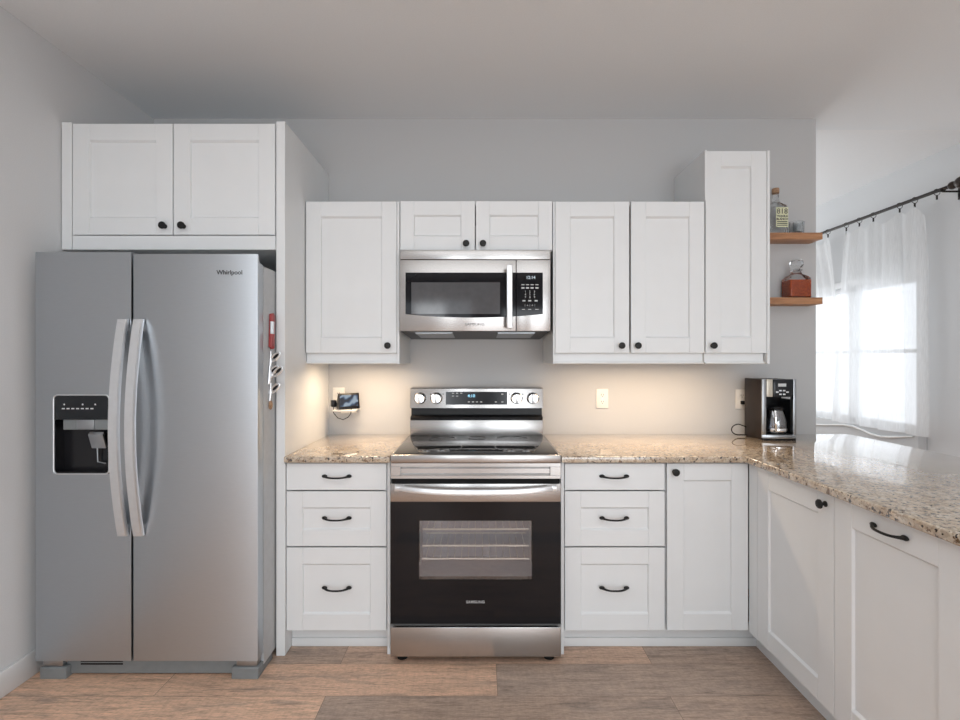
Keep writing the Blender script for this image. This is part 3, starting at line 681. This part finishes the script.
for p in P:
    bars.append([m_.bm.verts.new((p[0], p[1]+a, p[2]+c)) for a, c in ((-0.008, -0.0105), (-0.0095, 0.0), (-0.005, 0.0105), (0.002, 0.0135), (0.009, 0.011), (0.009, -0.011), (0.001, -0.0135))])
for a, c in zip(bars[:-1], bars[1:]):
    for k in range(7): m_.bm.faces.new((a[k], c[k], c[(k+1) % 7], a[(k+1) % 7]))
m_.bm.faces.new(bars[0]); m_.bm.faces.new(bars[-1][::-1])
bmesh.ops.recalc_face_normals(m_.bm, faces=m_.bm.faces)
for sg in (-1, 1): m_.box(-0.018+sg*0.335-0.02, -0.018+sg*0.335+0.02, ry-0.030, ry+0.001, 0.776, 0.798, 0.003)
m_.build('door_handle', M['handle'], od)
text_part('logo', 'SAMSUNG', 0.0165, (-0.020, ry+0.0003, 0.279), M['mark'], od, O, sx=1.0, bold=0.0001, space=1.12)
MB(O).box(rx0, rx1, ry+0.002, ry+0.04, 0.036, 0.166, 0.002).build('storage_drawer', M['steel'], t)
for (x, y) in ((rx0+0.045, ry+0.06), (rx1-0.045, ry+0.06), (rx0+0.045, -0.08), (rx1-0.045, -0.08)):
    MB(O).lathe([(0.024, 0.0), (0.026, 0.010), (0.022, 0.018), (0.011, 0.020), (0.011, 0.038)], (x, y, 0), 'z', 20).build('foot', M['rubber'], t)

# ------------------------------------------------------------------ outlets
def outlet(x, z, label):
    t = thing('wall_outlet', label, 'outlet', (x, 0, z)); O = t.location
    pl = MB(O).box(x-0.0355, x+0.0355, -0.006, 0.0, z-0.057, z+0.057, 0.003).build('cover_plate', M['white_plastic'], t)
    for dz in (-0.020, 0.020):
        r = MB(O).lathe([(0.0165, -0.0085), (0.0165, -0.003)], (x, 0, z+dz), 'y', 24).build('receptacle', M['white_plastic'], t)
        m_ = MB(O)
        for dx in (-0.006, 0.006): m_.box(x+dx-0.0011, x+dx+0.0011, -0.0092, -0.0075, z+dz-0.001, z+dz+0.008)
        m_.lathe([(0.0024, -0.0092), (0.0024, -0.0075)], (x, 0, z+dz-0.007), 'y', 10)
        m_.build('slots', M['dmark'], r)
    MB(O).lathe([(0.003, -0.0075), (0.003, -0.004)], (x, 0, z), 'y', 10).build('screw', M['handle'], t)
    return t
outlet(-0.830, 1.128, 'white wall outlet behind the small display, left of the range')
outlet(0.718, 1.120, 'white wall outlet on the plain wall between the range and the coffee maker')
outlet(1.537, 1.117, 'white wall outlet half hidden behind the coffee maker')

# ------------------------------------------------------------------ outlet shelf and smart display
t = thing('outlet_shelf', 'small white bracket shelf fixed below the left outlet, holding the display', 'shelf', (-0.76, 0, 1.06)); O = t.location
MB(O).box(-0.830, -0.700, -0.125, -0.009, 1.057, 1.067, 0.003).build('platform', M['white_plastic'], t)
MB(O).box(-0.815, -0.725, -0.012, -0.001, 1.035, 1.058, 0.002).build('back_bracket', M['white_plastic'], t)
t = thing('smart_display', 'small charcoal smart display with blue picture, on the white bracket shelf', 'display', (-0.757, -0.075, 1.0685), math.radians(30))
MB().prism([(-0.028, 0.0005), (0.030, 0.0005), (0.030, 0.030), (-0.002, 0.085), (-0.012, 0.088)], 'x', -0.058, 0.058, 0.004).build('body', M['fabric'], t)
fa = math.atan2(0.016, 0.0875)
o = MB().box(-0.060, 0.060, -0.007, 0.0, 0.0, 0.090, 0.003).build('front_frame', M['blackp'], t); o.location = (0, -0.028, 0.0015); o.rotation_euler = (-fa, 0, 0)
s2 = MB().box(-0.051, 0.051, -0.0078, -0.0066, 0.014, 0.078).build('screen', M['screen'], o)
MB().box(-0.088, -0.060, 0.012, 0.042, 0.012, 0.050, 0.004).build('power_plug', M['blackp'], t)
P = [(-0.075, 0.020, 0.013), (-0.080, 0.0, -0.020), (-0.066, -0.040, -0.045), (-0.040, -0.052, -0.055), (-0.012, -0.056, -0.042), (0.002, -0.056, -0.022), (0.006, -0.052, 0.004), (0.0, -0.034, 0.008)]
MB().tube(P, 0.0022, 8).build('power_cord', M['rubber'], t)

# ------------------------------------------------------------------ coffee maker
t = thing('coffee_maker', 'black and steel drip coffee maker in the corner of the right counter', 'coffee maker', (1.62, -0.135, ct)); O = t.location
c0, c1, yf, yk = 1.528, 1.714, -0.228, -0.050
z0 = ct
MB(O).box(c0, c0+0.012, yf+0.012, yk, z0+0.001, z0+0.332, 0.003).build('side_shell', M['brown_plastic'], t)
m_ = MB(O).box(c0+0.012, c1-0.004, yf+0.125, yk, z0+0.001, z0+0.330, 0.003).box(c1-0.012, c1-0.003, yf+0.02, yf+0.125, z0+0.03, z0+0.22)
m_.build('rear_tank', M['blackp'], t)
MB(O).box(c0+0.012, c1-0.004, yf+0.010, yf+0.125, z0+0.235, z0+0.330, 0.003).build('brew_head', M['blackp'], t)
m_ = MB(O).box(c0, c0+0.022, yf, yf+0.012, z0+0.03, z0+0.333, 0.003).box(c1-0.018, c1, yf, yf+0.030, z0+0.03, z0+0.333, 0.004)
m_.build('front_trim', M['csteel'], t)
MB(O).box(c0+0.024, c0+0.058, yf+0.001, yf+0.011, z0+0.236, z0+0.331, 0.003).build('water_window', M['cream'], t)
p_ = MB(O).box(c0+0.060, c1-0.020, yf-0.001, yf+0.011, z0+0.236, z0+0.331, 0.003).build('control_panel', M['panelgl'], t)
MB(O).box(c0+0.085, c0+0.128, yf-0.0018, yf, z0+0.292, z0+0.308).build('clock_display', M['mark'], p_)
m_ = MB(O)
for (x, z) in ((0.080, 0.262), (0.098, 0.270), (0.118, 0.270), (0.098, 0.250), (0.118, 0.250), (0.136, 0.262)): MB(O).box(c0+x-0.007, c0+x+0.007, yf-0.002, yf, z0+z-0.004, z0+z+0.004, 0.001).build('button', M['handle'], p_)
m_ = MB(O).prism([(c0+0.001, yf+0.125), (c0+0.001, yf+0.004), (c0+0.05, yf-0.012), (c1-0.03, yf-0.012), (c1-0.002, yf+0.004), (c1-0.002, yf+0.125)], 'z', z0+0.010, z0+0.032, 0.003)
m_.build('base', M['csteel'], t)
MB(O).box(c0+0.004, c1-0.004, yf+0.0, yk-0.004, z0, z0+0.010).build('foot_plate', M['blackp'], t)
MB(O).lathe([(0.060, 0.032), (0.060, 0.037), (0.055, 0.038)], (c0+0.093, yf+0.055, z0), 'z', 32).build('hot_plate', M['blackp'], t)
P = []
for k in range(19):
    a = k/18*1.75*PI; P.append((c0-0.032+0.034*math.cos(a*0.98-0.3)-0.0, yk+0.030-0.01, z0+0.040+0.030*math.sin(a*0.98-0.3)))
P = [(1.513, -0.020, 1.099), (1.520, -0.035, 1.090), (1.528, -0.04, 1.03), (1.528, -0.045, 0.975)]
P2 = [(c0-0.001, yk-0.02, z0+0.052)]
for k in range(12):
    a = PI/2+k/11*PI*1.05; P2.append((c0-0.042+0.042*math.cos(a), yk-0.018, z0+0.036+0.031*math.sin(a)))
P2 += [(c0-0.010, yk-0.018, z0+0.005), (c0+0.002, yk-0.018, z0+0.008)]
MB(O).tube(P2, 0.0030, 8).build('power_cord', M['rubber'], t)
MB(O).box(1.526, 1.546, -0.030, -0.0095, 1.088, 1.108, 0.003).build('plug', M['rubber'], t)
# carafe
cx, cy = c0+0.100, yf+0.057
t = thing('carafe', 'glass coffee carafe with steel handle standing inside the coffee maker', 'carafe', (cx, cy, z0+0.038)); O = t.location
MB(O).lathe([(0.050, 0.0385), (0.056, 0.042), (0.061, 0.075), (0.060, 0.105), (0.050, 0.140), (0.044, 0.160), (0.042, 0.160), (0.048, 0.139), (0.058, 0.104), (0.059, 0.076), (0.054, 0.044), (0, 0.041)], (cx, cy, z0), 'z', 36).build('glass_jug', M['carafe'], t)
MB(O).lathe([(0.045, 0.160), (0.046, 0.170), (0.040, 0.178), (0.012, 0.182), (0, 0.182)], (cx, cy, z0), 'z', 32).build('lid', M['blackp'], t)
MB(O).lathe([(0.0615, 0.046), (0.0625, 0.050), (0.0625, 0.060), (0.0615, 0.064), (0.060, 0.062), (0.060, 0.048)], (cx, cy, z0), 'z', 32).build('band', M['chrome'], t)
hx = -0.034
MB(O).tube([(cx+hx, cy-0.040, z0+0.168), (cx+hx-0.004, cy-0.068, z0+0.160), (cx+hx-0.006, cy-0.078, z0+0.125), (cx+hx-0.005, cy-0.078, z0+0.080), (cx+hx, cy-0.070, z0+0.056), (cx+hx, cy-0.055, z0+0.052)], 0.0065, 10).build('handle', M['chrome'], t)

# ------------------------------------------------------------------ floating shelves and what stands on them
sx0, sx1 = 1.4735, 1.934
for (zb, lab) in ((2.029, 'upper oak floating shelf with the clear bottle and tumblers'), (1.663, 'lower oak floating shelf with the amber decanter')):
    tag(MB((1.70, -0.058, zb)).box(sx0, sx1, -0.116, -0.001, zb, zb+0.038, 0.002).build('floating_shelf', M['wood']), lab, 'shelf', 'oak shelves beside the tall cabinet')
zs = 2.068; bx, by_ = 1.702, -0.060
def rrect(cx, cy, w_, d_, r, n=5):
    q = []
    for (sx_, sy_, a0) in ((1, 1, 0), (-1, 1, 90), (-1, -1, 180), (1, -1, 270)):
        for k in range(n+1):
            a = math.radians(a0+90*k/n); q.append((cx+sx_*(w_/2-r)+r*math.cos(a), cy+sy_*(d_/2-r)+r*math.sin(a)))
    return q
def loft(mb, rings):
    V = [[mb.bm.verts.new(p) for p in r] for r in rings]; n = len(V[0]); fs = []
    for a, c in zip(V[:-1], V[1:]):
        for k in range(n): fs.append(mb.bm.faces.new((a[k], a[(k+1) % n], c[(k+1) % n], c[k])))
    fs.append(mb.bm.faces.new(V[0][::-1])); fs.append(mb.bm.faces.new(V[-1]))
    bmesh.ops.recalc_face_normals(mb.bm, faces=fs); return mb
t = thing('liquor_bottle', 'clear glass bottle with pale yellow 818 label and cork top, on the upper shelf', 'bottle', (bx, by_, zs)); O = t.location
R = []
for (z, w_, d_, r) in ((0.0, 0.108, 0.064, 0.014), (0.006, 0.114, 0.070, 0.016), (0.150, 0.114, 0.070, 0.016), (0.163, 0.104, 0.066, 0.024), (0.174, 0.074, 0.056, 0.026), (0.182, 0.042, 0.040, 0.018), (0.195, 0.032, 0.032, 0.0155), (0.228, 0.030, 0.030, 0.0148), (0.232, 0.034, 0.034, 0.0165), (0.238, 0.034, 0.034, 0.0165)):
    R.append([(p[0], p[1], zs+z) for p in rrect(bx, by_, w_, d_, r)])
loft(MB(O), R).build('glass_body', M['bottle'], t)
MB(O).lathe([(0.0135, 0.236), (0.0185, 0.239), (0.0195, 0.260), (0.0175, 0.266), (0, 0.266)], (bx, by_, zs), 'z', 24).build('cork', M['cork'], t)
lb = MB(O).box(bx-0.019, bx+0.050, by_-0.0365, by_-0.0352, zs+0.035, zs+0.148, 0.0004, 1).build('paper_label', M['label'], t)
lx = bx+0.0155
text_part('label_text', '818', 0.042, (lx, by_-0.0367, zs+0.124), M['dmark'], lb, O, bold=0.0003)
text_part('label_text', 'TEQUILA', 0.0155, (lx, by_-0.0367, zs+0.097), M['dmark'], lb, O, bold=0.0004)
text_part('label_text', 'BLANCO', 0.0165, (lx, by_-0.0367, zs+0.080), M['dmark'], lb, O, bold=0.0004)
m_ = MB(O)
for k in range(3): m_.box(bx-0.014, bx+0.045, by_-0.0370, by_-0.0366, zs+0.063-k*0.010, zs+0.068-k*0.010)
m_.build('label_lines', M['dmark'], lb)
for (x, y, r, h, lab) in ((1.815, -0.066, 0.040, 0.070, 'front glass tumbler on the upper shelf, near the right end'), (1.850, -0.036, 0.030, 0.078, 'taller glass tumbler behind the front one on the upper shelf')):
    O = Vector((x, y, zs))
    m_ = MB(O).lathe([(r*0.86, 0.0), (r*0.90, 0.003), (r, h), (r-0.003, h), (r*0.80, 0.012), (0, 0.012)], (x, y, zs), 'z', 10)
    tag(m_.build('tumbler', M['bottle'], None, smooth=False), lab, 'glass', 'tumblers on the upper shelf')
zs = 1.702; bx, by_ = 1.822, -0.058
t = thing('decanter', 'square cut-glass decanter half full of amber spirit, on the lower shelf', 'decanter', (bx, by_, zs)); O = t.location
R = []
for (z, w_, d_, r) in ((0.0, 0.116, 0.084, 0.008), (0.004, 0.122, 0.090, 0.010), (0.112, 0.122, 0.090, 0.012), (0.126, 0.104, 0.078, 0.024), (0.135, 0.070, 0.064, 0.030), (0.141, 0.056, 0.056, 0.026), (0.152, 0.046, 0.046, 0.022), (0.160, 0.060, 0.060, 0.028), (0.164, 0.060, 0.060, 0.028)):
    R.append([(p[0], p[1], zs+z) for p in rrect(bx, by_, w_, d_, r)])
loft(MB(O), R).build('glass_body', M['bottle'], t)
R = [[(p[0], p[1], zs+z) for p in rrect(bx, by_, 0.1205, 0.0885, 0.008)] for z in (0.006, 0.102)]
loft(MB(O), R).build('amber_liquid', M['whisky'], t)
MB(O).lathe([(0.018, 0.160), (0.018, 0.168), (0.026, 0.174), (0.035, 0.186), (0.038, 0.200), (0.034, 0.214), (0.022, 0.222), (0, 0.224)], (bx, by_, zs), 'z', 8).build('stopper', M['bottle'], t, smooth=False)
t = thing('bottle', 'dark bottle mostly hidden behind the tall cabinet on the lower shelf', 'bottle', (1.610, -0.055, zs)); O = t.location
MB(O).lathe([(0.040, 0.0), (0.045, 0.004), (0.046, 0.045), (0.036, 0.070), (0.016, 0.084), (0.014, 0.110), (0, 0.110)], (1.610, -0.055, zs), 'z', 28).build('glass_body', M['bglass'], t)
MB(O).lathe([(0.016, 0.108), (0.016, 0.125), (0, 0.126)], (1.610, -0.055, zs), 'z', 20).build('cap', M['blackp'], t)

# ------------------------------------------------------------------ curtain rod, rings, sheers
rX, rZ = 3.30, 2.565
t = thing('curtain_rod', 'dark bronze curtain rod with ball finial on the bright right wall', 'curtain rod', (rX, 1.3, rZ)); O = t.location
MB(O).tube([(rX, 0.545, rZ), (rX, 2.55, rZ)], 0.0125, 14).build('pole', M['bronze'], t)
MB(O).ball((rX, 0.470, rZ), 0.040).lathe([(0.014, 0.495), (0.018, 0.505), (0.018, 0.512), (0.013, 0.516)], (rX, 0, rZ), 'y', 20).ball((rX, 0.535, rZ), 0.028, (1, 0.85, 1)).build('finial', M['finial'], t)
for y in (0.605, 2.50):
    m_ = MB(O).tube([(rX, y, rZ-0.018), (XR-0.006, y, rZ-0.018)], 0.007, 8).box(XR-0.012, XR-0.001, y-0.012, y+0.012, rZ-0.075, rZ+0.008, 0.002)
    m_.tube([(rX-0.019, y, rZ), (rX-0.010, y, rZ-0.018), (rX+0.008, y, rZ-0.020), (rX+0.019, y, rZ)], 0.005, 8)
    m_.build('bracket', M['bronze'], t)
ringY = [0.650, 0.828, 0.960, 1.215, 1.365, 1.515, 1.745, 1.95, 2.15]
rl = ['ring nearest the finial, with no curtain on it', 'second ring from the finial, at the right curtain corner', 'third ring from the finial', 'fourth ring from the finial', 'fifth ring from the finial', 'sixth ring from the finial, left corner of the right curtain',
      'seventh ring from the finial, first of the left curtain', 'eighth ring from the finial, beside the shelf', 'last ring on the rod, hidden by the shelf end']
for y, lab in zip(ringY, rl):
    t = thing('curtain_ring', 'black clip '+lab, 'curtain ring', (rX, y, rZ), 0, 'clip rings on the curtain rod'); O = t.location
    MB(O).tube([(rX+0.023*math.cos(2*PI*k/18), y, rZ-0.008+0.023*math.sin(2*PI*k/18)) for k in range(18)], 0.0022, 6, closed=True).build('hoop', M['bronze'], t)
    MB(O).box(rX-0.004, rX+0.004, y-0.005, y+0.005, rZ-0.062, rZ-0.030, 0.001).build('clip', M['bronze'], t)
def curtain(y0, y1, rings, label, seed, drop=0.14, low0=None, low1=None, back=0.0):
    rnd = random.Random(seed); P = []; n, k_ = 150, 44
    ph = [rnd.uniform(0, 6.28) for _ in range(6)]
    low0 = y0 if low0 is None else low0; low1 = y1 if low1 is None else low1
    ztop0 = rZ-0.052; zb = 0.772
    for i in range(n+1):
        u = i/n; yt_ = y0+(y1-y0)*u; row = []
        dist = 1e9; nb = None
        lo = [r for r in rings if r <= yt_]; hi = [r for r in rings if r >= yt_]
        if lo and hi:
            a, c = lo[-1], hi[0]; s_ = 0 if c == a else (yt_-a)/(c-a)
            sag = 0.060*math.sin(PI*s_)**1.0*min(1.0, (c-a)/0.2); loose = math.sin(PI*s_)
        else:
            g = (rings[0]-yt_) if not lo else (yt_-rings[-1])
            sag = min(drop, 1.25*g); loose = 1
        for j in range(k_+1):
            v_ = j/k_; z = (ztop0-sag)*(1-v_)+zb*v_
            f = min(1, v_*5)
            yy = (yt_)*(1-v_**0.8)+(low0+(low1-low0)*u)*v_**0.8
            amp = 0.008+0.013*f
            x = rX+0.004+amp*(math.sin(33*yt_+ph[0]+0.8*v_)+0.4*math.sin(71*yt_+ph[1]+1.2*v_)+0.7*math.sin(15*yt_+ph[2]-1.5*v_))
            x += 0.030*loose*(1-f)*(-0.4)+back*min(1, v_*3)
            yy += 0.012*f*math.sin(31*yt_+ph[3]+2*v_)
            row.append((min(x, XR-0.03), yy, z))
        P.append(row)
    m_ = MB((rX, (y0+y1)/2, zb)); m_.grid(P)
    o = m_.build('curtain', M['sheer'], None, angle=180)
    hem = MB((rX, (y0+y1)/2, zb)); H = [[(r[j][0]-0.002, r[j][1], r[j][2]) for j in (0, 1)] for r in P]
    hem.grid(H).build('hem', M['sheer'], o)
    return tag(o, label, 'curtain', 'white sheers on the bronze rod')
curtain(0.745, 1.53, ringY[1:6], 'wide white sheer curtain drawn across the right part of the window', 3, low0=0.735, low1=1.70)
curtain(1.70, 2.30, ringY[6:], 'narrow white sheer curtain at the left, beside the wooden shelf ends', 5, low0=1.64, low1=2.42, back=0.06)
# loose white cord along the grey ledge
P = [(3.350, 2.05, 0.690), (3.345, 1.85, 0.712), (3.348, 1.62, 0.745), (3.346, 1.50, 0.747), (3.345, 1.39, 0.730), (3.346, 1.30, 0.710), (3.348, 1.20, 0.703), (3.347, 1.10, 0.715), (3.349, 0.98, 0.738), (3.352, 0.90, 0.752)]
tag(MB((3.35, 1.4, 0.69)).tube(P, [0.007, 0.006, 0.009, 0.011, 0.009, 0.010, 0.008, 0.010, 0.006, 0.006], 10).build('cord', M['cloth']),
    'loose white cloth cord hanging along the grey ledge below the curtains', 'cord')
